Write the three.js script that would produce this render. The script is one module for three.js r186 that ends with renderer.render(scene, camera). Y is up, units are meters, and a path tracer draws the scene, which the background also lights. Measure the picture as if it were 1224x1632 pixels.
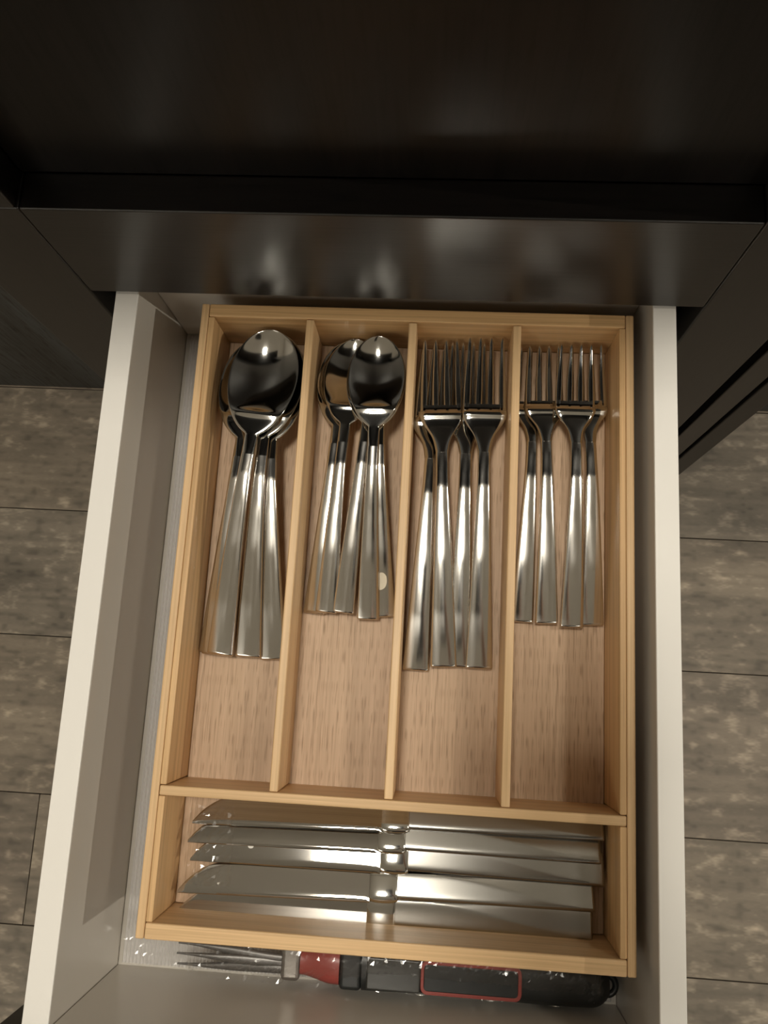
import * as THREE from 'three';
import { RoundedBoxGeometry } from 'three/addons/geometries/RoundedBoxGeometry.js';
import { RectAreaLightUniformsLib } from 'three/addons/lights/RectAreaLightUniformsLib.js';
import { mergeGeometries, mergeVertices, toCreasedNormals } from 'three/addons/utils/BufferGeometryUtils.js';

// ------------------------------------------------------------------ camera, light, exposure
const scene = new THREE.Scene();
scene.background = new THREE.Color(0x000000);
const camera = new THREE.PerspectiveCamera(2 * Math.atan(816 / 1291.5) * 180 / Math.PI, 1224 / 1632, 0.02, 20);
{
  const right = new THREE.Vector3(0.99695, -0.05476, -0.05553), down = new THREE.Vector3(0.04369, -0.19766, 0.9793), fwd = new THREE.Vector3(-0.0646, -0.97874, -0.19467);
  const m = new THREE.Matrix4().makeBasis(right, down.clone().negate(), fwd.clone().negate());
  camera.quaternion.setFromRotationMatrix(m);
  camera.position.set(0.14714, 0.45, 0.21347);
}
scene.add(camera);
const renderer = new THREE.WebGLRenderer({ antialias: true });
renderer.toneMapping = THREE.LinearToneMapping;
renderer.toneMappingExposure = 0.94;
renderer.shadowMap.enabled = true;
RectAreaLightUniformsLib.init();

const FLOOR = -0.75, CEIL = 1.72;
const WARM = new THREE.Color().setRGB(1, 0.93, 0.80);
// ceiling panels: [x, z, width, depth, radiance, tint]
const PANELS = [
  [-0.01, 0.08, 0.20, 0.30, 70, WARM],
  [1.28, -0.1, 0.20, 0.20, 60, WARM],
  [-1.00, 1.9, 1.0, 1.2, 2.2, WARM],
  [1.40, 1.9, 1.0, 1.2, 2.2, WARM],
];
const SPOT = { x: 4.05, z: 0.35, candela: 13 };

// ------------------------------------------------------------------ helpers
const used = {};
function numbered(name) {
  const n = used[name] = (used[name] ?? -1) + 1;
  return n ? `${name}_${String(n).padStart(3, '0')}` : name;
}
function tag(o, label, category, group) {
  o.userData.label = label; o.userData.category = category;
  if (group) o.userData.group = group;
  return o;
}
function thing(name, label, category, group) {
  const o = new THREE.Group(); o.name = numbered(name); scene.add(o);
  return tag(o, label, category, group);
}
function structure(name, parent = scene) {
  const o = new THREE.Group(); o.name = name; o.userData.kind = 'structure'; parent.add(o); return o;
}
function part(name, geo, mat, parent, label) {
  const m = new THREE.Mesh(geo, mat); m.name = name; m.castShadow = m.receiveShadow = true;
  if (label) m.userData.label = label;
  parent.add(m); return m;
}
let seed = 7;
function rnd() { seed = (seed * 1664525 + 1013904223) >>> 0; return seed / 4294967296; }
// periodic value noise
function makeNoise(s) {
  const g = new Float32Array(4096); let q = s >>> 0;
  for (let i = 0; i < 4096; i++) { q = (q * 1664525 + 1013904223) >>> 0; g[i] = q / 4294967296; }
  return (x, y, px, py) => {
    const xi = Math.floor(x), yi = Math.floor(y), fx = x - xi, fy = y - yi;
    const sx = fx * fx * (3 - 2 * fx), sy = fy * fy * (3 - 2 * fy);
    const h = (a, b) => g[((((a % px) + px) % px) * 131 + (((b % py) + py) % py) * 57 + 11 * s) & 4095];
    return (h(xi, yi) * (1 - sx) + h(xi + 1, yi) * sx) * (1 - sy) + (h(xi, yi + 1) * (1 - sx) + h(xi + 1, yi + 1) * sx) * sy;
  };
}
function texture(w, h, fn, srgb = true) {
  const d = new Uint8Array(w * h * 4);
  for (let y = 0; y < h; y++) for (let x = 0; x < w; x++) {
    const c = fn(x / w, y / h), i = (y * w + x) * 4;
    d[i] = Math.max(0, Math.min(255, c[0])); d[i + 1] = Math.max(0, Math.min(255, c[1])); d[i + 2] = Math.max(0, Math.min(255, c[2])); d[i + 3] = 255;
  }
  const t = new THREE.DataTexture(d, w, h); t.wrapS = t.wrapT = THREE.RepeatWrapping;
  t.magFilter = THREE.LinearFilter; t.minFilter = THREE.LinearMipmapLinearFilter; t.generateMipmaps = true;
  if (srgb) t.colorSpace = THREE.SRGBColorSpace;
  t.needsUpdate = true; return t;
}
// uv in metres, u running along the grain axis ('x','y','z'), v across it
function grainUV(geo, axis, ou = 0, ov = 0) {
  const p = geo.attributes.position, n = geo.attributes.normal, uv = new Float32Array(p.count * 2);
  const A = { x: 0, y: 1, z: 2 }[axis];
  for (let i = 0; i < p.count; i++) {
    const c = [p.getX(i), p.getY(i), p.getZ(i)], m = [Math.abs(n.getX(i)), Math.abs(n.getY(i)), Math.abs(n.getZ(i))];
    const k = m[0] > m[1] && m[0] > m[2] ? 0 : m[1] > m[2] ? 1 : 2;
    const o = [0, 1, 2].filter(a => a !== A);
    let u, v;
    if (k === A) { u = c[o[0]] * 0.3; v = c[o[1]]; } else { u = c[A]; v = c[o.find(a => a !== k)]; }
    uv[i * 2] = u + ou; uv[i * 2 + 1] = v + ov;
  }
  geo.setAttribute('uv', new THREE.BufferAttribute(uv, 2)); return geo;
}
// box from corner to corner with softened edges
function box(x0, x1, y0, y1, z0, z1, r = 0.0008, axis = 'x') {
  const w = x1 - x0, h = y1 - y0, d = z1 - z0;
  r = Math.min(r, w * 0.45, h * 0.45, d * 0.45);
  const g = new RoundedBoxGeometry(w, h, d, 2, r);
  g.translate((x0 + x1) / 2, (y0 + y1) / 2, (z0 + z1) / 2);
  return grainUV(g, axis, rnd() * 3, rnd() * 3);
}
// closed skin over stations k = 0..N with a loop of section points each
function skin(N, M, fn, crease = 0.6) {
  const pos = [], idx = [];
  for (let i = 0; i <= N; i++) for (let j = 0; j < M; j++) pos.push(...fn(i / N, j, M));
  for (let i = 0; i < N; i++) for (let j = 0; j < M; j++) {
    const a = i * M + j, b = i * M + (j + 1) % M, c = a + M, d = b + M;
    idx.push(a, b, c, b, d, c);
  }
  for (const [i, s] of [[0, 1], [N, -1]]) {
    let cx = 0, cy = 0, cz = 0;
    for (let j = 0; j < M; j++) { cx += pos[(i * M + j) * 3]; cy += pos[(i * M + j) * 3 + 1]; cz += pos[(i * M + j) * 3 + 2]; }
    const k = pos.length / 3; pos.push(cx / M, cy / M, cz / M);
    for (let j = 0; j < M; j++) { const a = i * M + j, b = i * M + (j + 1) % M; s > 0 ? idx.push(k, b, a) : idx.push(k, a, b); }
  }
  let g = new THREE.BufferGeometry();
  g.setAttribute('position', new THREE.Float32BufferAttribute(pos, 3)); g.setIndex(idx);
  g = mergeVertices(g, 1e-7);
  g.computeVertexNormals();
  if (crease) { g.scale(2000, 2000, 2000); g = toCreasedNormals(g, crease); g.scale(1 / 2000, 1 / 2000, 1 / 2000); }   // its vertex hash rounds to centimetres
  const uv = new Float32Array(g.attributes.position.count * 2);
  for (let i = 0; i < uv.length / 2; i++) { uv[2 * i] = g.attributes.position.getX(i); uv[2 * i + 1] = g.attributes.position.getZ(i); }
  g.setAttribute('uv', new THREE.BufferAttribute(uv, 2));
  return g;
}
// strip along z: half width w(z), mid height y(z), thickness t(z), top(u, z) extra height of the upper side, section exponent e
function strip(z0, z1, N, Mh, { w, y, t, top = () => 0, bot = () => 0, e = 6, x = () => 0, map = s => s, crease = 0.6 }) {
  return skin(N, 2 * Mh, (s, j) => {
    const z = z0 + (z1 - z0) * map(s);
    const up = j < Mh, a = up ? j / (Mh - 1) : (j - Mh) / (Mh - 1);
    let u = up ? -Math.cos(a * Math.PI) : Math.cos(a * Math.PI);
    const k = t(z) / 2 * Math.pow(Math.max(0, 1 - Math.pow(Math.abs(u), e)), 1 / 2);
    return [x(z) + u * w(z), y(z) + (up ? k + top(u, z) : -k + bot(u, z)), z];
  }, crease);
}
const sm = (a, b, x) => { const t = Math.max(0, Math.min(1, (x - a) / (b - a))); return t * t * (3 - 2 * t); };
const lerp = (a, b, t) => a + (b - a) * t;
function curve(...pts) {   // smooth interpolation through [z, value] pairs (monotone cubic)
  const n = pts.length, d = [], m = [];
  for (let i = 0; i < n - 1; i++) d.push((pts[i + 1][1] - pts[i][1]) / (pts[i + 1][0] - pts[i][0]));
  m.push(d[0]); for (let i = 1; i < n - 1; i++) m.push(d[i - 1] * d[i] <= 0 ? 0 : (d[i - 1] + d[i]) / 2); m.push(d[n - 2]);
  return z => {
    if (z <= pts[0][0]) return pts[0][1]; if (z >= pts[n - 1][0]) return pts[n - 1][1];
    let i = 0; while (z > pts[i + 1][0]) i++;
    const h = pts[i + 1][0] - pts[i][0], t = (z - pts[i][0]) / h, t2 = t * t, t3 = t2 * t;
    return (2 * t3 - 3 * t2 + 1) * pts[i][1] + (t3 - 2 * t2 + t) * h * m[i] + (-2 * t3 + 3 * t2) * pts[i + 1][1] + (t3 - t2) * h * m[i + 1];
  };
}

// ------------------------------------------------------------------ materials
const nA = makeNoise(3), nB = makeNoise(17), nC = makeNoise(41);
function woodTex(base, amp, seedN, pores) {
  const n = makeNoise(seedN);
  return texture(512, 256, (u, v) => {
    const wob = n(u * 3, v * 6, 3, 6) * 0.02;
    const a = n(u * 4, (v + wob) * 60, 4, 60), b = n(u * 10 + 5, (v + wob) * 128, 10, 128), c = n(u * 2, v * 14, 2, 14);
    const p = pores ? Math.max(0, n(u * 26, v * 150, 26, 150) - 0.62) * pores : 0;
    const k = ((a - 0.5) * 0.5 + (b - 0.5) * 0.35 + (c - 0.5) * 0.6) * amp - p;
    return [base[0] * (1 + k), base[1] * (1 + k * 1.15), base[2] * (1 + k * 1.4)];
  });
}
function scaled(t, metresU, metresV) { const c = t.clone(); c.repeat.set(1 / metresU, 1 / metresV); c.needsUpdate = true; return c; }
const bambooTex = scaled(woodTex([210, 175, 130], 0.16, 5, 0), 0.25, 0.045);
const bambooTex2 = scaled(woodTex([202, 164, 116], 0.2, 23, 0), 0.25, 0.05);
const veneerTex = scaled(woodTex([196, 166, 136], 0.16, 9, 0.5), 0.22, 0.07);
const M = {};
M.bamboo = new THREE.MeshPhysicalMaterial({ map: bambooTex, roughness: 0.42, bumpMap: bambooTex, bumpScale: 0.0001 });
M.bambooDark = new THREE.MeshPhysicalMaterial({ map: bambooTex2, roughness: 0.42 });
M.veneer = new THREE.MeshStandardMaterial({ map: veneerTex, roughness: 0.5, bumpMap: veneerTex, bumpScale: 0.00015 });
const darkTex = woodTex([19, 15.5, 13.5], 0.5, 31, 1.2), darkRough = woodTex([95, 95, 95], 0.6, 31, 1.5);
function darkWood(u, v, r = 0.36, spec = 1) {
  return new THREE.MeshPhysicalMaterial({ map: scaled(darkTex, u, v), roughness: r, bumpMap: scaled(darkRough, u, v), bumpScale: 0.00012, clearcoat: 0.25, clearcoatRoughness: 0.26, specularIntensity: spec });
}
M.dark = darkWood(0.35, 0.12);
M.darkMatte = darkWood(0.5, 0.2, 0.5);
M.slate = new THREE.MeshStandardMaterial({ map: scaled(woodTex([66, 67, 66], 0.35, 37, 1.0), 0.6, 0.25), roughness: 0.55 });
M.melamine = new THREE.MeshPhysicalMaterial({ color: new THREE.Color().setRGB(0.58, 0.545, 0.49), roughness: 0.3, clearcoat: 0.3, clearcoatRoughness: 0.22 });
M.melamineEdge = new THREE.MeshStandardMaterial({ color: new THREE.Color().setRGB(0.82, 0.80, 0.76), roughness: 0.45 });
M.liner = new THREE.MeshPhysicalMaterial({ color: new THREE.Color().setRGB(0.62, 0.60, 0.58), roughness: 0.3 });
const steelRough = texture(256, 256, (u, v) => { const k = 20 + 24 * nB(u * 40, v * 5, 40, 5) + 20 * Math.max(0, nC(u * 14, v * 14, 14, 14) - 0.55) * 3; return [k, k, k]; }, false);
M.steel = new THREE.MeshStandardMaterial({ color: new THREE.Color().setRGB(0.74, 0.725, 0.69), metalness: 1, roughness: 1, roughnessMap: scaled(steelRough, 0.06, 0.2) });
M.bowlSteel = new THREE.MeshStandardMaterial({ color: new THREE.Color().setRGB(0.62, 0.61, 0.58), metalness: 1, roughness: 0.09 });
M.bladeSteel = new THREE.MeshStandardMaterial({ color: new THREE.Color().setRGB(0.50, 0.485, 0.46), metalness: 1, roughness: 0.055 });
M.knifeHandle = new THREE.MeshStandardMaterial({ color: new THREE.Color().setRGB(0.40, 0.39, 0.365), metalness: 1, roughness: 0.22 });
M.film = new THREE.MeshPhysicalMaterial({ color: 0xffffff, roughness: 0.06, transmission: 1, thickness: 0, ior: 1.45, side: THREE.DoubleSide });
M.wrapper = new THREE.MeshPhysicalMaterial({ color: 0xffffff, roughness: 0.14, transmission: 1, thickness: 0, ior: 1.6, side: THREE.DoubleSide });
M.wall = new THREE.MeshStandardMaterial({ color: new THREE.Color().setRGB(0.70, 0.67, 0.62), roughness: 0.9 });
M.ceiling = new THREE.MeshStandardMaterial({ color: new THREE.Color().setRGB(0.86, 0.84, 0.80), roughness: 0.95 });
M.blackPlastic = new THREE.MeshPhysicalMaterial({ color: new THREE.Color().setRGB(0.018, 0.02, 0.02), roughness: 0.38 });
M.redPlastic = new THREE.MeshPhysicalMaterial({ color: new THREE.Color().setRGB(0.30, 0.06, 0.05), roughness: 0.35 });

// ------------------------------------------------------------------ room
const RX0 = -1.7, RX1 = 4.5, RZ0 = -0.62, RZ1 = 2.6;
{
  const floor = structure('floor');
  part('floor_base', box(RX0 - 0.1, RX1 + 0.1, FLOOR - 0.12, FLOOR - 0.004, RZ0 - 0.1, RZ1 + 0.1, 0.001), new THREE.MeshStandardMaterial({ color: 0x2c2824, roughness: 0.9 }), floor);
  const plankTex = k => {
    const n = makeNoise(100 + k * 7);
    return texture(1024, 256, (u, v) => {
      const w1 = n(u * 7, v * 3, 7, 3), w2 = n(u * 19 + 3, v * 8, 19, 8), w3 = n(u * 47, v * 17 + 5, 47, 17), w4 = n(u * 110, v * 38, 110, 38), fine = n(u * 260, v * 110, 260, 110);
      const streak = n(u * 4 + w2 * 0.4, v * 34 + w1 * 2, 4, 34) - 0.5;
      const cloud = w1 * 0.4 + w2 * 0.3 + w3 * 0.2 + w4 * 0.1 - 0.5;
      const scuff = Math.max(0, w3 * 0.5 + w4 * 0.35 + fine * 0.15 - 0.60) * 1.1, pit = Math.max(0, 0.36 - (w3 * 0.4 + w4 * 0.6)) * -0.5;
      const q = 1 + streak * 0.16 + cloud * 0.5 + (fine - 0.5) * 0.05 + scuff + pit;
      const b = [[128, 118, 106], [121, 111, 100], [134, 123, 110], [125, 116, 105]][k];
      return [b[0] * q, b[1] * q, b[2] * q * 0.985];
    });
  };
  const mats = [0, 1, 2, 3].map(k => new THREE.MeshStandardMaterial({ map: scaled(plankTex(k), 1.2, 0.21), roughness: 0.55 }));
  const rows = [-0.62, -0.41, -0.203, -0.006, 0.187, 0.412, 0.588, 0.79, 0.99, 1.19, 1.39, 1.59, 1.79, 1.99, 2.19, 2.39, 2.6];
  const off = [0.5, 0.1, 0.15, 0.35, -0.2, -0.407, 0.3, 0.05, 0.8, 0.3, 0.55, 0.15, 0.7, 0.4, 0.0, 0.65];
  for (let r = 0; r < rows.length - 1; r++) {
    let x = off[r] - 1.2 * Math.ceil((off[r] - RX0) / 1.2);
    for (; x < RX1; x += 1.2) {
      const a = Math.max(x, RX0), b = Math.min(x + 1.2, RX1); if (b - a < 0.02) continue;
      part('plank', box(a + 0.0006, b - 0.0006, FLOOR - 0.004, FLOOR, rows[r] + 0.0006, rows[r + 1] - 0.0006, 0.0008, 'x'), mats[Math.floor(rnd() * 4)], floor);
    }
  }
  const c = structure('ceiling'); part('ceiling_slab', box(RX0 - 0.1, RX1 + 0.1, CEIL, CEIL + 0.1, RZ0 - 0.1, RZ1 + 0.1, 0.001), M.ceiling, c);
  for (const [n, ...b] of [['wall_back', RX0 - 0.1, RX1 + 0.1, RZ0 - 0.1, RZ0], ['wall_front', RX0 - 0.1, RX1 + 0.1, RZ1, RZ1 + 0.1], ['wall_left', RX0 - 0.1, RX0, RZ0, RZ1], ['wall_right', RX1, RX1 + 0.1, RZ0, RZ1]]) {
    const w = structure(n); part('wall_panel', box(b[0], b[1], FLOOR, CEIL, b[2], b[3], 0.001), M.wall, w);
  }
}
// ------------------------------------------------------------------ ceiling lamps
PANELS.forEach(([x, z, w, d, L, c], i) => {
  const t = thing('ceiling_lamp', ['square ceiling panel lamp straight above the open drawer', 'small square ceiling panel lamp to the right of the drawer', 'wide ceiling panel lamp behind the person on the left', 'wide ceiling panel lamp behind the person on the right'][i], 'lamp');
  t.position.set(x, CEIL, z);
  part('lamp_frame', mergeGeometries([box(-w / 2 - 0.012, w / 2 + 0.012, -0.014, 0, -d / 2 - 0.012, -d / 2), box(-w / 2 - 0.012, w / 2 + 0.012, -0.014, 0, d / 2, d / 2 + 0.012), box(-w / 2 - 0.012, -w / 2, -0.014, 0, -d / 2, d / 2), box(w / 2, w / 2 + 0.012, -0.014, 0, -d / 2, d / 2)]), M.melamineEdge, t);
  part('diffuser', box(-w / 2, w / 2, -0.008, -0.002, -d / 2, d / 2, 0.0005), new THREE.MeshStandardMaterial({ color: 0x888888, emissive: c, emissiveIntensity: Math.min(L, 12) * 0.5 }), t);
  const l = new THREE.RectAreaLight(c, L, w, d); l.position.set(x, CEIL - 0.012, z); l.rotation.x = -Math.PI / 2; scene.add(l);
});
{
  const t = thing('ceiling_spotlight', 'small round ceiling spotlight far off to the right of the drawer', 'lamp');
  t.position.set(SPOT.x, CEIL, SPOT.z);
  const g = new THREE.LatheGeometry([[0.018, -0.006], [0.02, -0.016], [0.034, -0.018], [0.038, -0.01], [0.038, 0]].map(p => new THREE.Vector2(...p)), 32);
  part('bezel', g, M.melamineEdge, t);
  part('bulb', new THREE.CylinderGeometry(0.018, 0.018, 0.006, 24).translate(0, -0.009, 0), new THREE.MeshStandardMaterial({ color: 0x888888, emissive: WARM, emissiveIntensity: 6 }), t);
  const s = new THREE.SpotLight(WARM, SPOT.candela, 0, 0.5, 0.6, 2); s.position.set(t.position.x, CEIL - 0.025, SPOT.z); s.target.position.set(0.13, 0, 0.2);
  s.castShadow = true; s.shadow.radius = 0.8; scene.add(s, s.target);
}
// ------------------------------------------------------------------ cabinet with the drawer opening
const FACE = 0.0036;
{
  const c = thing('cabinet', 'dark brown wooden cabinet whose frame the open drawer comes out of', 'cabinet');
  const B = -0.44;                                              // back
  const yb = FLOOR, top = 0.274;
  part('stile', box(-0.1145, -0.061, yb, 0.1055, FACE - 0.02, FACE, 0.0012, 'y'), M.dark, c);
  part('stile', box(0.2912, 0.3425, yb, 0.107, FACE - 0.02, FACE, 0.0012, 'y'), M.dark, c);
  part('stile', box(-0.1145, -0.0625, 0.1055, top, FACE - 0.02, FACE, 0.0012, 'y'), M.dark, c);
  part('stile', box(0.2932, 0.3425, 0.107, top, FACE - 0.02, FACE, 0.0012, 'y'), M.dark, c);
  part('rail', box(-0.0608, 0.291, 0.0195, 0.1055, FACE - 0.02, FACE, 0.0012, 'x'), M.dark, c);
  part('rail', box(-0.0608, 0.291, -0.19, -0.135, FACE - 0.02, FACE, 0.0012, 'x'), M.dark, c);
  part('upper_panel', box(-0.0622, 0.293, 0.1058, top, -0.034, -0.0158, 0.001, 'y'), darkWood(0.4, 0.16, 0.36, 0.35), c);
  part('lower_door', box(-0.0605, 0.2905, -0.70, -0.193, FACE - 0.018, FACE - 0.001, 0.001, 'y'), M.dark, c);
  part('plinth', box(-0.0608, 0.291, yb, -0.703, FACE - 0.02, FACE - 0.003, 0.001, 'x'), M.dark, c);
  part('side_panel', box(-0.1145, -0.097, yb, top, B, FACE - 0.021, 0.001, 'y'), M.dark, c);
  part('side_panel', box(0.327, 0.3425, yb, top, B, FACE - 0.021, 0.001, 'y'), M.dark, c);
  part('back_panel', box(-0.096, 0.326, yb, top, B, B + 0.012, 0.001, 'y'), M.darkMatte, c);
  part('groove', box(0.3426, 0.3495, yb, top, B, FACE - 0.012, 0.0005, 'y'), M.darkMatte, c);
  part('trim_batten', box(0.3496, 0.3675, yb, top, B, FACE - 0.001, 0.001, 'y'), M.dark, c);
  part('groove', box(0.3676, 0.3700, yb, top, B, FACE - 0.006, 0.0005, 'y'), M.darkMatte, c);
  part('end_panel', box(0.3701, 0.3872, yb, top, B, FACE, 0.001, 'y'), M.darkMatte, c);
  part('countertop', box(-0.13, 0.42, top, top + 0.034, B, 0.037, 0.003, 'x'), M.darkMatte, c);
}
for (const [x0, x1, side] of [[RX0 + 0.02, -0.118, 'left'], [0.39, 1.9, 'right']]) {
  const t = thing('base_cabinet', `dark slate grey base cabinet set back to the ${side} of the drawer cabinet`, 'cabinet');
  const n = 3, w = (x1 - x0) / n, zf = -0.205;
  part('carcass', box(x0, x1, FLOOR + 0.0005, 0.245, -0.6, zf - 0.019, 0.001, 'x'), M.slate, t);
  for (let i = 0; i < n; i++) part('door', box(x0 + i * w + 0.001, x0 + (i + 1) * w - 0.001, FLOOR + 0.003, 0.243, zf - 0.018, zf, 0.001, 'y'), M.slate, t);
}
// ------------------------------------------------------------------ drawer
const D = { xlo: -0.0478, xli: -0.0341, xri: 0.2645, xro: 0.2774, zb: -0.013, zf: 0.3955, top: 0.0148, floor: -0.0772 };
{
  const d = thing('drawer', 'white open drawer with a dark wooden front, pulled out of the cabinet', 'drawer');
  part('edge_band', box(D.xlo, D.xli, D.top - 0.0012, D.top, -0.026, D.zf + 0.0135, 0.0005, 'z'), M.melamineEdge, part('side_board', box(D.xlo, D.xli, D.floor - 0.012, D.top - 0.0013, -0.026, D.zf + 0.0135, 0.0004, 'z'), M.melamine, d), 'white edge band');
  part('edge_band', box(D.xri, D.xro, D.top - 0.0012, D.top, -0.026, D.zf + 0.0135, 0.0005, 'z'), M.melamineEdge, part('side_board', box(D.xri, D.xro, D.floor - 0.012, D.top - 0.0013, -0.026, D.zf + 0.0135, 0.0004, 'z'), M.melamine, d), 'white edge band');
  part('back_board', box(D.xli + 0.0003, D.xri - 0.0003, D.floor, D.top, -0.026, D.zb, 0.0007, 'x'), M.melamine, d);
  part('front_board', box(D.xli + 0.0003, D.xri - 0.0003, D.floor, D.top, D.zf, D.zf + 0.0134, 0.0007, 'x'), M.melamine, d);
  part('bottom_board', box(D.xli + 0.0002, D.xri - 0.0002, D.floor - 0.011, D.floor - 0.0002, -0.0255, D.zf + 0.013, 0.0004, 'z'), M.melamine, d);
  part('front_panel', box(-0.0755, 0.3065, -0.15, 0.03, D.zf + 0.0137, D.zf + 0.0325, 0.0015, 'x'), M.dark, d, 'dark brown wooden front panel');
}
// ribbed liner on the drawer floor
{
  const x0 = -0.0312, x1 = 0.2635, pitch = 0.0022, n = Math.floor((x1 - x0) / pitch), s = new THREE.Shape();
  s.moveTo(x0, 0);
  for (let i = 0; i < n; i++) {
    const x = x0 + i * pitch;
    s.lineTo(x + pitch * 0.1, 0.0008); s.lineTo(x + pitch * 0.3, 0.0014); s.lineTo(x + pitch * 0.5, 0.0014); s.lineTo(x + pitch * 0.7, 0.0008); s.lineTo(x + pitch * 0.9, 0.0004);
  }
  s.lineTo(x0 + n * pitch, 0); s.lineTo(x0, 0);
  const g = new THREE.ExtrudeGeometry(s, { depth: 0.4055, bevelEnabled: false });
  g.translate(0, D.floor, -0.0115);
  const m = part(numbered('drawer_liner'), g, M.liner, scene);
  tag(m, 'whitish ribbed drawer liner mat showing left of the wooden tray', 'liner');
}
// ------------------------------------------------------------------ bamboo cutlery tray
const T = { W: 0.2574, L: 0.3562, t: 0.0083, fl: -0.0388, b: -0.0756 };
{
  const t = thing('cutlery_tray', 'light bamboo cutlery tray with five compartments inside the drawer', 'tray');
  const { W, L, t: th, fl, b } = T, o = 0.0046;
  // side walls: an outer lath and an inner lath, the cross divider let into the inner one
  for (const s of [0, 1]) {
    const X = (a, c) => s ? [W - c, W - a] : [a, c];
    const side = part('side_wall', box(...X(0, o), b, 0, 0, L, 0.0009, 'z'), M.bamboo, t);
    const [i0, i1] = X(o + 0.0001, th);
    part('inner_lath', box(i0, i1, b, -0.0002, th, 0.2789, 0.0007, 'z'), M.bambooDark, side);
    part('inner_lath', box(i0, i1, b, -0.0002, 0.2846, L - th, 0.0007, 'z'), M.bambooDark, side);
  }
  part('back_wall', box(o + 0.0002, W - o - 0.0002, b, 0, 0, th - 0.0002, 0.0009, 'x'), M.bambooDark, t);
  part('front_wall', box(o + 0.0002, W - o - 0.0002, b, 0, L - th + 0.0002, L, 0.0009, 'x'), M.bamboo, t);
  part('cross_divider', box(o + 0.0003, W - o - 0.0003, fl, 0, 0.2792, 0.2844, 0.0008, 'x'), M.bamboo, t);
  for (const [x0, x1] of [[0.0643, 0.069], [0.1259, 0.1307], [0.1875, 0.1923]])
    part('divider', box(x0, x1, fl, -0.0003, th, 0.2790, 0.0008, 'z'), M.bamboo, t);
  part('base_board', box(th + 0.0002, W - th - 0.0002, fl - 0.004, fl - 0.0001, th + 0.0002, L - th - 0.0002, 0.0004, 'z'), M.veneer, t);
}
// ------------------------------------------------------------------ cutlery
const handleW = (zn, L, wn, we) => curve([zn, wn], [zn + (L - zn) * 0.1, wn], [zn + (L - zn) * 0.2, lerp(wn, we, 0.085)], [zn + (L - zn) * 0.6, lerp(wn, we, 0.545)], [L, we]);
// rounded square handle end: shortens width in the last millimetre or two
const endRound = (L, r) => z => z > L - r ? 1 - 0.10 * (1 - Math.sqrt(Math.max(0, 1 - ((z - L + r) / r) ** 2))) : 1;
const bunch = s => s < 0.9 ? s / 0.9 * 0.985 : 0.985 + (s - 0.9) / 0.1 * 0.015;
function handle(zn, L, wn, we, y, thick, crown) {
  const w0 = handleW(zn, L, wn, we), er = endRound(L, 0.0018);
  const tt = z => thick * (z > L - 0.0014 ? Math.sqrt(Math.max(0.02, 1 - ((z - L + 0.0014) / 0.0014) ** 2)) : 1);
  return strip(zn, L, 80, 23, { w: z => w0(z) / 2 * er(z), y, t: tt, e: 12, top: (u, z) => crown(z) * (1 - u * u), map: bunch, crease: 0.9 });
}
function makeSpoon(name, L, Lb, Wb, dish, rim, wn, we) {
  const t = thing(name, '', 'spoon');
  const zn = Lb + 0.012;
const y1 = curve([0, rim - 0.0055], [Lb * 0.4, rim - 0.0022], [Lb * 0.76, rim + 0.0026], [Lb, rim + 0.0038], [zn + 0.012, rim + 0.0055]), zp = zn + 0.012;
  const y = z => z < zp ? y1(z) : rim + 0.0055 - (rim + 0.0033) * Math.pow((z - zp) / (L - zp), 1.4);
  const egg = z => { const s = Math.max(0, Math.min(1, z / Lb)), c = 1 - 2 * s; return Wb / 2 * Math.pow(Math.max(0, 1 - c * c), 0.5) * (1 + 0.10 * c); };
  const hw = handleW(zn, L, wn, we);
  const w = z => { const e = egg(z), nk = z > Lb * 0.5 ? wn / 2 : 0, k = 0.0022, h = Math.max(0, Math.min(1, 0.5 + 0.5 * (e - nk) / k)); return Math.max(0.0002, z > Lb * 0.5 ? lerp(nk, e, h) + k * h * (1 - h) : e); };
  const dp = z => dish * (z < Lb * 0.42 ? 1 - ((Lb * 0.42 - z) / (Lb * 0.44)) ** 2 : Math.pow(Math.max(0, 1 - ((z - Lb * 0.42) / (Lb * 0.37)) ** 2), 0.8));
  const dq = z => dish * Math.max(0, 1 - ((z - Lb * 0.44) / (Lb * 0.5)) ** 2);
  const shape = (u, z) => -dp(z) * (1 - u * u), under = (u, z) => -dq(z) * (1 - u * u);
  const crest = z => 0.0007 * Math.exp(-(((z - Lb * 0.80) / 0.0021) ** 2));
  const crown = z => 0.0003 + 0.0006 * sm(Lb * 0.9, zn + 0.01, z);
  part('bowl', strip(0, zn, 110, 27, { w, y, t: z => 0.0015, e: 5, top: (u, z) => shape(u, z) + (crest(z) + crown(z) * sm(Lb * 0.85, zn, z)) * (1 - u * u), bot: (u, z) => Math.min(under(u, z), shape(u, z)), map: s => s < 0.8 ? (1 - Math.cos(s / 0.8 * Math.PI * 0.5)) * 0.0 + Math.pow(s / 0.8, 1.7) * 0.8 : s, crease: 1.2 }), M.bowlSteel, t);
  part('handle', handle(zn - 0.0003, L, wn, we, y, 0.0019, z => 0.00055), M.steel, t);
  return t;
}
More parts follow.
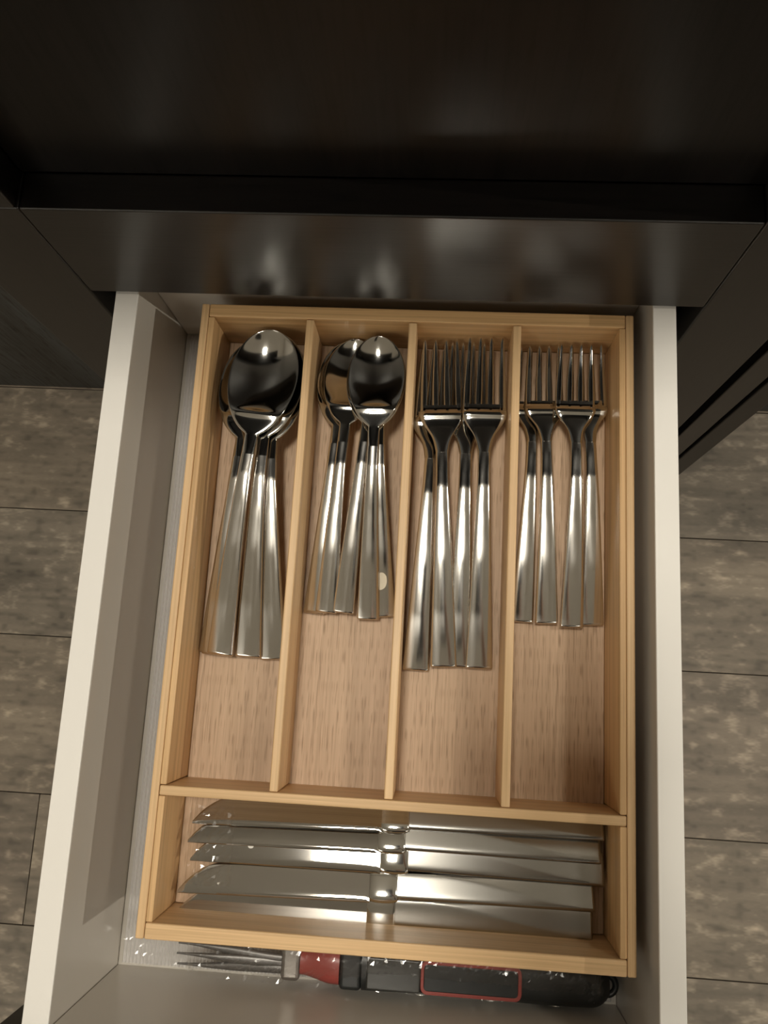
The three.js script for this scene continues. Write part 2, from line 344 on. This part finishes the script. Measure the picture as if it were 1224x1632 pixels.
function makeFork(name, L, Lt, Lh, Wh, wn, we) {
  const t = thing(name, '', 'fork');
  const y0 = curve([0, 0.0072], [Lt * 0.45, 0.0050], [Lt * 1.0, 0.0044], [Lt + 0.006, 0.0060], [Lh * 0.85, 0.0068], [Lh + 0.010, 0.0112], [Lh + 0.026, 0.0126]), zp = Lh + 0.026, y1 = z => y0(z) + 0.0007 * Math.exp(-(((z - Lt - 0.0065) / 0.0021) ** 2));
  const y = z => z < zp ? y1(z) : 0.0126 - 0.0104 * Math.pow((z - zp) / (L - zp), 1.45);
  const tw = Wh * 0.168, gap = (Wh - 4 * tw) / 3;
  for (let i = 0; i < 4; i++) {
    const xc = -Wh / 2 + tw / 2 + i * (tw + gap), lean = (i - 1.5) * 0.0006;
    part('tine', strip(0, Lt + 0.004, 26, 9, { w: z => tw / 2 * (0.55 + 0.45 * sm(0, Lt * 0.75, z)) * Math.max(0.25, Math.sqrt(Math.min(1, z / 0.0015 + 0.05))), y, t: z => 0.0018, e: 3, x: z => xc - lean * (1 - z / Lt), crease: 0.9 }), M.bowlSteel, t);
  }
  const w = curve([Lt, Wh / 2], [Lt + (Lh - Lt) * 0.35, Wh / 2 * 0.99], [Lh - 0.004, Wh / 2 * 0.46], [Lh + 0.006, wn / 2]);
  part('head', strip(Lt, Lh + 0.006, 64, 15, { w, y, t: z => 0.0018, e: 7, top: (u, z) => 0.0007 * (1 - u * u) * sm(Lh - 0.01, Lh + 0.006, z), crease: 0.9 }), M.bowlSteel, t);
  part('handle', handle(Lh + 0.0057, L, wn, we, y, 0.0019, z => 0.00055), M.steel, t);
  return t;
}
function makeKnife() {
  const t = thing('table_knife', '', 'knife');
  const L = 0.2295, Lb = 0.107, zb = 0.1225, hw = curve([0, 0.0008], [0.004, 0.0034], [0.011, 0.0062], [0.024, 0.0088], [0.045, 0.0103], [0.075, 0.0108], [0.098, 0.0105], [Lb, 0.0086]);
  // straight back on -x, belly curving to the point on +x
  part('blade', strip(0, Lb, 60, 11, { w: hw, x: z => hw(z) - 0.0105, y: z => 0, t: z => 0.0015, e: 12, crease: 0.7 }), M.bladeSteel, t);
  const bw = z => 0.0082 + 0.0014 * Math.sqrt(Math.max(0, 1 - ((z - (Lb + zb) / 2) / ((zb - Lb) / 2)) ** 2));
  part('bolster', strip(Lb - 0.0002, zb, 24, 13, { w: bw, x: z => -0.001, y: z => 0, t: z => 0.0028 + 0.0016 * Math.sqrt(Math.max(0, 1 - ((z - (Lb + zb) / 2) / ((zb - Lb) / 2)) ** 2)), e: 4, crease: 0.9 }), M.bowlSteel, t);
  const w0 = curve([zb, 0.0072], [zb + 0.03, 0.0076], [L, 0.0088]);
  const ur = z => lerp(0.8, -0.8, sm(zb + 0.012, L - 0.002, z));
  const er = endRound(L, 0.0015);
  part('handle', strip(zb - 0.0002, L, 90, 25, {
    w: z => w0(z) * er(z), x: z => -0.001, y: z => 0, t: z => 0.0030 * (z > L - 0.0015 ? Math.sqrt(Math.max(0.02, 1 - ((z - L + 0.0015) / 0.0015) ** 2)) : 1), e: 8,
    top: (u, z) => { const r = ur(z), q = u < r ? (u + 1) / (r + 1) : (1 - u) / (1 - r); return 0.0006 * (q < 0.9 ? q : 0.9 + (q - 0.9) * 0.5); }, map: bunch, crease: 0.35
  }), M.knifeHandle, t);
  return t;
}
// place: end point (handle end, at the thing's own length L) and tip direction, roll about the long axis in degrees
const placed = {};
function place(proto, L, tip, end, roll, label, group) {
  let o = proto;
  if (placed[proto.uuid]) { o = proto.clone(); o.name = numbered(proto.name); o.userData = { ...proto.userData }; scene.add(o); }
  placed[proto.uuid] = true;
  tag(o, label, proto.userData.category, group);
  const E = new THREE.Vector3(...end), zAxis = E.clone().sub(new THREE.Vector3(...tip)).normalize();
  const xAxis = new THREE.Vector3(0, 1, 0).cross(zAxis).normalize(), yAxis = zAxis.clone().cross(xAxis);
  o.quaternion.setFromRotationMatrix(new THREE.Matrix4().makeBasis(xAxis, yAxis, zAxis));
  o.quaternion.multiply(new THREE.Quaternion().setFromAxisAngle(new THREE.Vector3(0, 0, 1), roll * Math.PI / 180));
  o.position.copy(E).addScaledVector(zAxis, -L);
  return o;
}
{
  const L = 0.1985, p = makeSpoon('table_spoon', L, 0.068, 0.0415, 0.0072, 0.0105, 0.0078, 0.0158), g = 'table spoons in the left compartment';
  const rows = [
    [[0.0427, -0.0145, 0.0081], [0.0236, -0.031, 0.2081], 'big table spoon on top of its pile, whole bowl showing, first compartment'],
    [[0.0430, -0.0205, 0.0067], [0.0399, -0.0336, 0.2086], 'table spoon with the middle handle of the fan, second handle from the first divider'],
    [[0.0405, -0.0265, 0.0051], [0.0545, -0.036, 0.2093], 'table spoon whose handle lies against the first divider'],
    [[0.0320, -0.0325, 0.0034], [0.0190, -0.0355, 0.2085], 'table spoon half hidden under the top one, its rim just inside the leftmost rim'],
    [[0.0328, -0.0384, 0.0019], [0.0165, -0.0384, 0.2076], 'leftmost table spoon at the bottom of its pile, against the tray side'],
  ];
  for (const [a, b, l] of rows) place(p, L, a, b, 0, l, g);
}
{
  const L = 0.1715, p = makeSpoon('dessert_spoon', L, 0.058, 0.0335, 0.0058, 0.0085, 0.0068, 0.0132), g = 'smaller spoons in the second compartment';
  const rows = [
    [[0.1073, -0.0145, 0.0108], [0.1094, -0.033, 0.1829], 'smaller spoon on top in the second compartment, whole bowl showing'],
    [[0.1060, -0.0193, 0.0098], [0.1189, -0.036, 0.1807], 'smaller spoon with a pale sticker remnant on its handle by the second divider'],
    [[0.1080, -0.0241, 0.0077], [0.0947, -0.032, 0.1800], 'smaller spoon with the handle slanting left from under the top spoon'],
    [[0.0925, -0.0290, 0.0067], [0.0845, -0.0325, 0.1803], 'topmost of the three smaller spoons bundled at the left of the second compartment'],
    [[0.0880, -0.0337, 0.0047], [0.0782, -0.0355, 0.1804], 'middle one of the three smaller spoons bundled at the left of the second compartment'],
    [[0.0892, -0.0374, 0.003], [0.0765, -0.0380, 0.1810], 'lowest smaller spoon, against the first divider in the second compartment'],
  ];
  rows.forEach(([a, b, l], i) => {
    const o = place(p, L, a, b, 0, l, g);
    if (i === 1) {
      const s = new THREE.Shape(); s.moveTo(-0.0012, -0.005); s.bezierCurveTo(0.003, -0.0048, 0.0034, 0.0005, 0.0026, 0.003); s.bezierCurveTo(0.0015, 0.0055, -0.0008, 0.0052, -0.0012, 0.0048); s.lineTo(-0.0014, -0.005);
      const gg = new THREE.ExtrudeGeometry(s, { depth: 0.0003, bevelEnabled: true, bevelSize: 0.0001, bevelThickness: 0.0001, bevelSegments: 1 }); gg.rotateX(-Math.PI / 2); gg.rotateX(0.09);
      gg.translate(-0.0006, 0.0077, L - 0.0212);
      part('sticker_remnant', gg, new THREE.MeshStandardMaterial({ color: new THREE.Color().setRGB(0.8, 0.74, 0.6), roughness: 0.8 }), o, 'pale torn sticker remnant');
    }
  });
}
{
  const L = 0.1985, p = makeFork('dinner_fork', L, 0.0408, 0.066, 0.0258, 0.0074, 0.0155), g = 'dinner forks in the third compartment';
  const rows = [
    [[0.1728, -0.024, 0.0082], [0.1755, -0.0335, 0.2078], 'large fork on top at the right of the third compartment, beside the third divider'],
    [[0.1450, -0.0285, 0.0038], [0.1551, -0.034, 0.2082], 'large fork with the tilted head on top of the left pair, third compartment'],
    [[0.1625, -0.033, 0.0049], [0.1643, -0.037, 0.2078], 'large fork mostly hidden between the two top forks of the third compartment'],
    [[0.1445, -0.037, -0.0004], [0.1390, -0.037, 0.2111], 'large fork against the second divider, its handle end nearest the knives'],
  ];
  for (const [a, b, l] of rows) place(p, L, a, b, 0, l, g);
}
{
  const L = 0.1700, p = makeFork('dessert_fork', L, 0.0345, 0.056, 0.0235, 0.0068, 0.0135), g = 'smaller forks in the right compartment';
  const rows = [
    [[0.2274, -0.025, 0.0088], [0.2284, -0.0335, 0.1814], 'small fork on top in the rightmost compartment, its handle third from the divider'],
    [[0.2341, -0.029, 0.0076], [0.2409, -0.0365, 0.1795], 'small fork with the handle nearest the right side of the tray'],
    [[0.2089, -0.033, 0.0055], [0.214, -0.034, 0.18], 'small fork second from the third divider, in the rightmost compartment'],
    [[0.2046, -0.037, 0.0047], [0.2000, -0.037, 0.1797], 'small fork lying close against the third divider, rightmost compartment'],
  ];
  for (const [a, b, l] of rows) place(p, L, a, b, 0, l, g);
}
{
  const L = 0.2295, p = makeKnife(), g = 'table knives in the front compartment';
  const y = -0.0305;
  const rows = [
    [[0.0154, y, 0.2930], [0.2467, y, 0.2880], -22, 'table knife tucked under the cross divider, furthest back of the five'],
    [[0.0164, y, 0.3030], [0.2451, y, 0.3000], -19, 'second knife from the cross divider, its dark blade lying over the bright one'],
    [[0.0118, y, 0.3125], [0.2471, y, 0.3115], -8.2, 'middle knife of the five, its blade flashing bright with the lamp'],
    [[0.0108, y, 0.3297], [0.2418, y, 0.3245], -17, 'fourth knife from the cross divider, second nearest the front of the tray'],
    [[0.0102, y, 0.3419], [0.2412, y, 0.3392], -2.5, 'table knife nearest the front wall of the tray'],
  ];
  rows.forEach(([a, b, r, l], i) => {
    const o = place(p, L, a, b, r, l, g);
    if (i === 2) for (const [x, z, w, h] of [[-0.001, 0.0335, 0.0013, 0.002], [0.001, 0.0655, 0.0007, 0.0009]])
      part('dried_spot', new THREE.SphereGeometry(1, 18, 8, 0, Math.PI * 2, 0, Math.PI / 2).scale(w, 0.00025, h).translate(x, 0.0006, z), new THREE.MeshStandardMaterial({ color: new THREE.Color().setRGB(0.75, 0.73, 0.68), roughness: 0.8 }), o, 'whitish dried spot');
  });
}
// ------------------------------------------------------------------ wrapped cooking fork between tray and drawer front
{
  const t = thing('cooking_fork', 'black handled cooking fork with red trim, lying in front of the tray', 'cooking fork');
  const y0 = D.floor + 0.0022, zc = 0.3795;
  const tineMat = new THREE.MeshStandardMaterial({ color: new THREE.Color().setRGB(0.16, 0.155, 0.15), metalness: 0.6, roughness: 0.35 });
  // strips run along z in the builder: turned so that z becomes x
  const alongX = g => g.applyMatrix4(new THREE.Matrix4().set(0, 0, 1, 0, 0, 1, 0, 0, -1, 0, 0, 0, 0, 0, 0, 1));
  for (const [dz, y] of [[-0.0035, 0.013], [0.0015, 0.015], [0.0082, 0.0115]])
    part('prong', alongX(strip(0.0065, 0.0700, 30, 9, { w: z => lerp(0.0005, 0.0028, sm(0.004, 0.05, z)), x: z => -(zc + lerp(dz, dz * 0.45 + 0.002, sm(0.01, 0.07, z))), y: z => y0 + lerp(y, 0.014, sm(0.02, 0.07, z)), t: z => lerp(0.0008, 0.0028, sm(0.004, 0.03, z)), e: 2.5, crease: 0.9 })), tineMat, t);
  const bar = (n, x0, x1, w, y, h, m, lab, r = 0.0025) => part(n, box(x0, x1, y0 + y - h / 2, y0 + y + h / 2, zc - w / 2 + 0.001, zc + w / 2 + 0.001, r, 'x'), m, t, lab);
  bar('ferrule', 0.0690, 0.0800, 0.019, 0.0135, 0.012, new THREE.MeshStandardMaterial({ color: new THREE.Color().setRGB(0.3, 0.28, 0.26), metalness: 0.8, roughness: 0.3 }));
  part('red_collar', alongX(strip(0.0800, 0.1030, 24, 13, { w: z => lerp(0.0068, 0.0105, sm(0.08, 0.1, z)), x: () => -(zc + 0.001), y: () => y0 + 0.0135, t: z => lerp(0.011, 0.017, sm(0.08, 0.1, z)), e: 3, crease: 0.9 })), M.redPlastic, t, 'red tapered collar');
  bar('neck_block', 0.1032, 0.1160, 0.0225, 0.0125, 0.018, M.blackPlastic);
  part('handle', alongX(strip(0.1160, 0.2560, 80, 21, {
    w: z => 0.0128 - 0.0012 * Math.sin((z - 0.116) * 30) ** 2 - (z > 0.246 ? 0.006 * ((z - 0.246) / 0.01) ** 2 : 0), x: () => -(zc + 0.0005), y: () => y0 + 0.0125,
    t: z => 0.0215 - (z > 0.25 ? 0.008 * ((z - 0.25) / 0.006) ** 2 : 0), e: 3.5, crease: 0.9
  })), M.blackPlastic, t);
  bar('label_plate', 0.1190, 0.1495, 0.017, 0.0238, 0.0022, new THREE.MeshPhysicalMaterial({ color: new THREE.Color().setRGB(0.045, 0.045, 0.042), roughness: 0.25 }), 'glossy dark plate');
  {
    const s = new THREE.Shape(), rr = (sh, x0, x1, z0, z1, r) => { sh.moveTo(x0 + r, z0); sh.lineTo(x1 - r, z0); sh.quadraticCurveTo(x1, z0, x1, z0 + r); sh.lineTo(x1, z1 - r); sh.quadraticCurveTo(x1, z1, x1 - r, z1); sh.lineTo(x0 + r, z1); sh.quadraticCurveTo(x0, z1, x0, z1 - r); sh.lineTo(x0, z0 + r); sh.quadraticCurveTo(x0, z0, x0 + r, z0); };
    rr(s, 0.1500, 0.2060, -0.0085, 0.0085, 0.004);
    const h = new THREE.Path(); rr(h, 0.1512, 0.2046, -0.0072, 0.0072, 0.0032); s.holes.push(h);
    const g = new THREE.ExtrudeGeometry(s, { depth: 0.0016, bevelEnabled: true, bevelSize: 0.0003, bevelThickness: 0.0003, bevelSegments: 2, curveSegments: 8 });
    g.rotateX(-Math.PI / 2); g.translate(0, y0 + 0.0226, zc + 0.001);
    part('trim_ring', g, M.redPlastic, t, 'red outline of the grip inlay');
    bar('grip_inlay', 0.1514, 0.2044, 0.0142, 0.0236, 0.0016, M.blackPlastic, undefined, 0.0006);
  }
  const rv = new THREE.MeshStandardMaterial({ color: new THREE.Color().setRGB(0.75, 0.74, 0.7), metalness: 0.7, roughness: 0.25 });
  for (const x of [0.150, 0.190, 0.227]) part('rivet', new THREE.SphereGeometry(0.0034, 20, 12).scale(1, 1, 0.35).translate(x, y0 + 0.0125, zc + 0.0132), rv, t, 'shiny rivet');
  part('hanging_loop', new THREE.TorusGeometry(0.0052, 0.0018, 10, 28).rotateX(Math.PI / 2).translate(0.2555, y0 + 0.0125, zc + 0.001), M.blackPlastic, t);
}
// clear crumpled film: grids pushed about by noise, creases kept sharp
function film(w, d, nu, nv, amp, s, shape) {
  const n = makeNoise(s), g = new THREE.PlaneGeometry(w, d, nu, nv); g.rotateX(-Math.PI / 2);
  const p = g.attributes.position;
  for (let i = 0; i < p.count; i++) {
    const u = p.getX(i) / w + 0.5, v = p.getZ(i) / d + 0.5;
    const k = (n(u * nu * 0.35, v * nv * 0.35, 64, 64) - 0.5) * 1.2 + (n(u * nu, v * nv, 64, 64) - 0.5) * 0.8;
    const q = shape(u, v);
    p.setXYZ(i, p.getX(i) + (n(u * nu + 7, v * nv, 64, 64) - 0.5) * w / nu * 0.7, q[0] + k * amp * q[1], p.getZ(i) + (n(u * nu, v * nv + 9, 64, 64) - 0.5) * d / nv * 0.7);
  }
  const f = g.toNonIndexed(); f.computeVertexNormals(); return f;
}
{
  const m = part(numbered('plastic_wrapper'), film(0.292, 0.030, 190, 18, 0.0026, 61, (u, v) => {
    const on = sm(0.12, 0.16, u) * (1 - sm(0.955, 0.985, u));
    return [lerp(0.0035, 0.0275, on) * (0.55 + 0.45 * Math.sin(Math.PI * Math.min(1, v * 0.9 + 0.15))), u < 0.35 ? 1 : u > 0.93 ? 1.8 : 0.3];
  }).translate(0.1165, D.floor + 0.001, 0.3785), M.wrapper, scene);
  tag(m, 'clear crinkled plastic wrapper over the cooking fork', 'wrapper');
  const f = part(numbered('plastic_film'), film(0.030, 0.042, 16, 20, 0.0016, 83, (u, v) => [0.0012 + 0.004 * Math.sin(Math.PI * u), 1]).translate(0.026, -0.0275, 0.3125), M.film, scene);
  tag(f, 'small crumpled piece of clear film over the knife tips', 'film');
}
// ------------------------------------------------------------------ the photographer, who shades the right of the drawer
{
  const ph = thing('phone', 'slim dark phone held over the open drawer', 'phone');
  ph.position.set(0.14714, 0.45, 0.21347);
  ph.quaternion.setFromRotationMatrix(new THREE.Matrix4().makeBasis(new THREE.Vector3(0.99695, -0.05476, -0.05553), new THREE.Vector3(-0.04369, 0.19766, -0.9793), new THREE.Vector3(0.0646, 0.97874, 0.19467)));
  part('phone_body', new RoundedBoxGeometry(0.078, 0.164, 0.008, 3, 0.0035).translate(0.0145, -0.034, 0.0075), M.blackPlastic, ph);
  part('screen', new RoundedBoxGeometry(0.073, 0.158, 0.0006, 1, 0.0003).translate(0.0145, -0.034, 0.0119), new THREE.MeshPhysicalMaterial({ color: 0x0a0a0c, roughness: 0.1 }), ph);

  const V = (x, y, z) => [x, y, z];
  // bones: two joints with radii; smooth union; meshed on a grid by surface nets
  function mesh(bones, cell, blend) {
    const lo = [1e9, 1e9, 1e9], hi = [-1e9, -1e9, -1e9];
    for (const [a, ra, b, rb] of bones) for (const [p, r] of [[a, ra], [b, rb]]) for (let k = 0; k < 3; k++) { lo[k] = Math.min(lo[k], p[k] - r - 3 * cell); hi[k] = Math.max(hi[k], p[k] + r + 3 * cell); }
    const n = lo.map((l, k) => Math.ceil((hi[k] - l) / cell) + 1), F = new Float32Array(n[0] * n[1] * n[2]).fill(1);
    const at = (i, j, k) => (k * n[1] + j) * n[0] + i;
    for (const [a, ra, b, rb] of bones) {
      const d = [b[0] - a[0], b[1] - a[1], b[2] - a[2]], dd = d[0] * d[0] + d[1] * d[1] + d[2] * d[2] || 1e-9, m = Math.max(ra, rb) + blend + 3 * cell;
      const r0 = [0, 1, 2].map(k => Math.max(0, Math.floor((Math.min(a[k], b[k]) - m - lo[k]) / cell))), r1 = [0, 1, 2].map(k => Math.min(n[k] - 1, Math.ceil((Math.max(a[k], b[k]) + m - lo[k]) / cell)));
      for (let k = r0[2]; k <= r1[2]; k++) for (let j = r0[1]; j <= r1[1]; j++) for (let i = r0[0]; i <= r1[0]; i++) {
        const x = lo[0] + i * cell - a[0], y = lo[1] + j * cell - a[1], z = lo[2] + k * cell - a[2];
        const t = Math.max(0, Math.min(1, (x * d[0] + y * d[1] + z * d[2]) / dd));
        const s = Math.hypot(x - d[0] * t, y - d[1] * t, z - d[2] * t) - (ra + (rb - ra) * t), q = at(i, j, k), f = F[q];
        const h = Math.max(blend - Math.abs(f - s), 0) / blend;
        F[q] = Math.min(f, s) - h * h * blend * 0.25;
      }
    }
    const pos = [], id = new Int32Array(F.length).fill(-1), idx = [];
    for (let k = 0; k < n[2] - 1; k++) for (let j = 0; j < n[1] - 1; j++) for (let i = 0; i < n[0] - 1; i++) {
      let c = 0, sx = 0, sy = 0, sz = 0;
      const e = (a, b, ax) => { const fa = F[at(i + (a & 1), j + (a >> 1 & 1), k + (a >> 2))], fb = F[at(i + (b & 1), j + (b >> 1 & 1), k + (b >> 2))]; if ((fa < 0) !== (fb < 0)) { const t = fa / (fa - fb); sx += (a & 1) + (ax === 0 ? t : 0); sy += (a >> 1 & 1) + (ax === 1 ? t : 0); sz += (a >> 2) + (ax === 2 ? t : 0); c++; } };
      for (const a of [0, 2, 4, 6]) e(a, a + 1, 0); for (const a of [0, 1, 4, 5]) e(a, a + 2, 1); for (const a of [0, 1, 2, 3]) e(a, a + 4, 2);
      if (c) { id[at(i, j, k)] = pos.length / 3; pos.push(lo[0] + (i + sx / c) * cell, lo[1] + (j + sy / c) * cell, lo[2] + (k + sz / c) * cell); }
    }
    const quad = (a, b, c, d, f) => { if (a < 0 || b < 0 || c < 0 || d < 0) return; f ? idx.push(a, b, c, a, c, d) : idx.push(a, c, b, a, d, c); };
    for (let k = 1; k < n[2] - 1; k++) for (let j = 1; j < n[1] - 1; j++) for (let i = 1; i < n[0] - 1; i++) {
      const f = F[at(i, j, k)] < 0;
      if (f !== F[at(i + 1, j, k)] < 0) quad(id[at(i, j - 1, k - 1)], id[at(i, j, k - 1)], id[at(i, j, k)], id[at(i, j - 1, k)], f);
      if (f !== F[at(i, j + 1, k)] < 0) quad(id[at(i - 1, j, k - 1)], id[at(i - 1, j, k)], id[at(i, j, k)], id[at(i, j, k - 1)], f);
      if (f !== F[at(i, j, k + 1)] < 0) quad(id[at(i - 1, j - 1, k)], id[at(i, j - 1, k)], id[at(i, j, k)], id[at(i - 1, j, k)], f);
    }
    const g = new THREE.BufferGeometry(); g.setAttribute('position', new THREE.Float32BufferAttribute(pos, 3)); g.setIndex(idx); g.computeVertexNormals(); return g;
  }
  const P = {
    hipL: V(0.11, 0.13, 0.86), hipR: V(0.29, 0.13, 0.86), kneeL: V(0.10, -0.28, 0.85), kneeR: V(0.30, -0.28, 0.85), ankL: V(0.10, -0.67, 0.90), ankR: V(0.30, -0.67, 0.90),
    toeL: V(0.085, -0.725, 0.74), toeR: V(0.315, -0.725, 0.74), belly: V(0.20, 0.28, 0.84), chest: V(0.20, 0.48, 0.80), neck: V(0.20, 0.66, 0.765), skull: V(0.20, 0.80, 0.715),
    shL: V(0.035, 0.60, 0.775), shR: V(0.365, 0.60, 0.775), elL: V(-0.02, 0.34, 0.84), wrL: V(-0.03, 0.12, 0.74), elR: V(0.43, 0.36, 0.64), wrR: V(0.280, 0.388, 0.388),
  };
  const t = thing('person', 'person in a dark sweater and trousers leaning over, holding a phone in the right hand', 'person');
  const hand = (w, k, side, up) => {   // wrist, knuckle centre, direction across the palm, palm normal
    const W = new THREE.Vector3(...w), K = new THREE.Vector3(...k), S = new THREE.Vector3(...side).normalize(), f = K.clone().sub(W).normalize(), N = new THREE.Vector3(...up).normalize();
    const o = [], a = v => [v.x, v.y, v.z];
    for (let i = 0; i < 4; i++) {
      const s = (i - 1.5) * 0.021, kn = K.clone().addScaledVector(S, s), pw = W.clone().addScaledVector(S, s * 0.6);
      o.push([a(pw), 0.015, a(kn), 0.0115]);
      const L = [0.038, 0.043, 0.040, 0.031][i];
      const p1 = kn.clone().addScaledVector(f, L * 0.95).addScaledVector(N, L * 0.25), p2 = p1.clone().addScaledVector(f, L * 0.55).addScaledVector(N, L * 0.35), p3 = p2.clone().addScaledVector(f, L * 0.35).addScaledVector(N, L * 0.35);
      o.push([a(kn), 0.0098, a(p1), 0.009], [a(p1), 0.009, a(p2), 0.008], [a(p2), 0.008, a(p3), 0.007]);
    }
    const t0 = W.clone().addScaledVector(S, -0.026).addScaledVector(f, 0.028), t1 = t0.clone().addScaledVector(S, -0.024).addScaledVector(f, 0.026).addScaledVector(N, 0.012), t2 = t1.clone().addScaledVector(f, 0.03).addScaledVector(N, 0.006);
    o.push([a(W.clone().addScaledVector(S, -0.012)), 0.016, a(t0), 0.0135], [a(t0), 0.0125, a(t1), 0.0105], [a(t1), 0.0105, a(t2), 0.0085]);
    return o;
  };
  const skinM = new THREE.MeshStandardMaterial({ color: new THREE.Color().setRGB(0.55, 0.34, 0.25), roughness: 0.55 });
  const knR = V(0.240, 0.390, 0.322), knL = V(-0.034, 0.03, 0.715);
  const body = mesh([
    [P.hipL, 0.085, P.kneeL, 0.055], [P.hipR, 0.085, P.kneeR, 0.055], [P.kneeL, 0.052, P.ankL, 0.036], [P.kneeR, 0.052, P.ankR, 0.036], [P.ankL, 0.034, P.toeL, 0.022], [P.ankR, 0.034, P.toeR, 0.022],
    [P.hipL, 0.09, P.hipR, 0.09], [P.belly, 0.11, P.chest, 0.115], [P.hipL, 0.08, P.belly, 0.1], [P.hipR, 0.08, P.belly, 0.1], [P.shL, 0.036, P.shR, 0.036], [P.chest, 0.1, P.neck, 0.05],
    [P.shL, 0.036, P.elL, 0.034], [P.shR, 0.036, P.elR, 0.034], [P.elL, 0.037, P.wrL, 0.025], [P.elR, 0.037, P.wrR, 0.025], [P.neck, 0.052, P.skull, 0.055],
  ], 0.014, 0.03);
  const s0 = P.skull, h = (dx, dy, dz) => V(s0[0] + dx, s0[1] + dy, s0[2] + dz);
  const head = mesh([
    [h(0, 0.035, 0.02), 0.078, h(0, -0.01, -0.02), 0.07], [h(0, -0.06, -0.055), 0.042, h(0, -0.09, -0.06), 0.026], [h(-0.03, -0.05, -0.03), 0.04, h(0.03, -0.05, -0.03), 0.04],
    [h(0, -0.005, -0.088), 0.009, h(0, -0.045, -0.108), 0.012], [h(-0.016, -0.072, -0.09), 0.0065, h(0.016, -0.072, -0.09), 0.0065], [h(-0.076, 0.0, 0.005), 0.010, h(-0.076, -0.04, 0.0), 0.009], [h(0.076, 0.0, 0.005), 0.010, h(0.076, -0.04, 0.0), 0.009],
    [h(-0.04, 0.012, -0.078), 0.008, h(-0.018, 0.008, -0.086), 0.008], [h(0.04, 0.012, -0.078), 0.008, h(0.018, 0.008, -0.086), 0.008], [h(0, -0.08, 0.02), 0.05, P.neck, 0.052],
  ], 0.0045, 0.014);
  part('body', mergeGeometries([body, head, mesh(hand(P.wrR, knR, [0.6, 0.05, 0.75], [-0.15, 1, 0.1]), 0.0034, 0.007), mesh(hand(P.wrL, knL, [-0.05, 0.1, 1], [1, 0.1, 0]), 0.0034, 0.007)]), skinM, t);
  const eye = new THREE.MeshStandardMaterial({ color: 0x1c140f, roughness: 0.2 });
  for (const x of [-0.03, 0.03]) part('eye', new THREE.SphereGeometry(0.0115, 16, 12).translate(s0[0] + x, s0[1] - 0.006, s0[2] - 0.077), eye, t);
  part('hair', mesh([[h(0, 0.05, 0.03), 0.082, h(0, 0.03, 0.035), 0.082], [h(0, 0.055, -0.015), 0.07, h(0, -0.03, 0.055), 0.066]], 0.006, 0.02), new THREE.MeshStandardMaterial({ color: 0x120d0a, roughness: 0.6 }), t);
  part('sweater', mesh([
    [P.belly, 0.122, P.chest, 0.128], [h(-0.085, -0.645, 0.14), 0.112, h(0.085, -0.645, 0.14), 0.112], [P.shL, 0.045, P.shR, 0.045], [P.chest, 0.112, V(0.20, 0.63, 0.775), 0.06],
    [P.shL, 0.046, P.elL, 0.046], [P.shR, 0.046, P.elR, 0.046], [P.elL, 0.05, V(-0.029, 0.145, 0.752), 0.038], [P.elR, 0.05, V(0.295, 0.386, 0.412), 0.037],
  ], 0.012, 0.03), new THREE.MeshStandardMaterial({ color: new THREE.Color().setRGB(0.035, 0.037, 0.042), roughness: 0.95 }), t);
  part('trousers', mesh([[P.hipL, 0.097, P.hipR, 0.097], [P.hipL, 0.098, P.kneeL, 0.072], [P.hipR, 0.098, P.kneeR, 0.072], [P.kneeL, 0.07, V(0.10, -0.655, 0.897), 0.055], [P.kneeR, 0.07, V(0.30, -0.655, 0.897), 0.055]], 0.013, 0.03), new THREE.MeshStandardMaterial({ color: new THREE.Color().setRGB(0.03, 0.035, 0.05), roughness: 0.9 }), t);
  for (const [a, b] of [[P.ankL, P.toeL], [P.ankR, P.toeR]]) part('shoe', mesh([[V(a[0], -0.705, a[2] + 0.02), 0.044, V(b[0], -0.713, b[2]), 0.036], [V(a[0], -0.68, a[2]), 0.046, V(a[0], -0.70, a[2] - 0.05), 0.042]], 0.007, 0.02), new THREE.MeshStandardMaterial({ color: 0x151515, roughness: 0.6 }), t);
}
renderer.render(scene, camera);
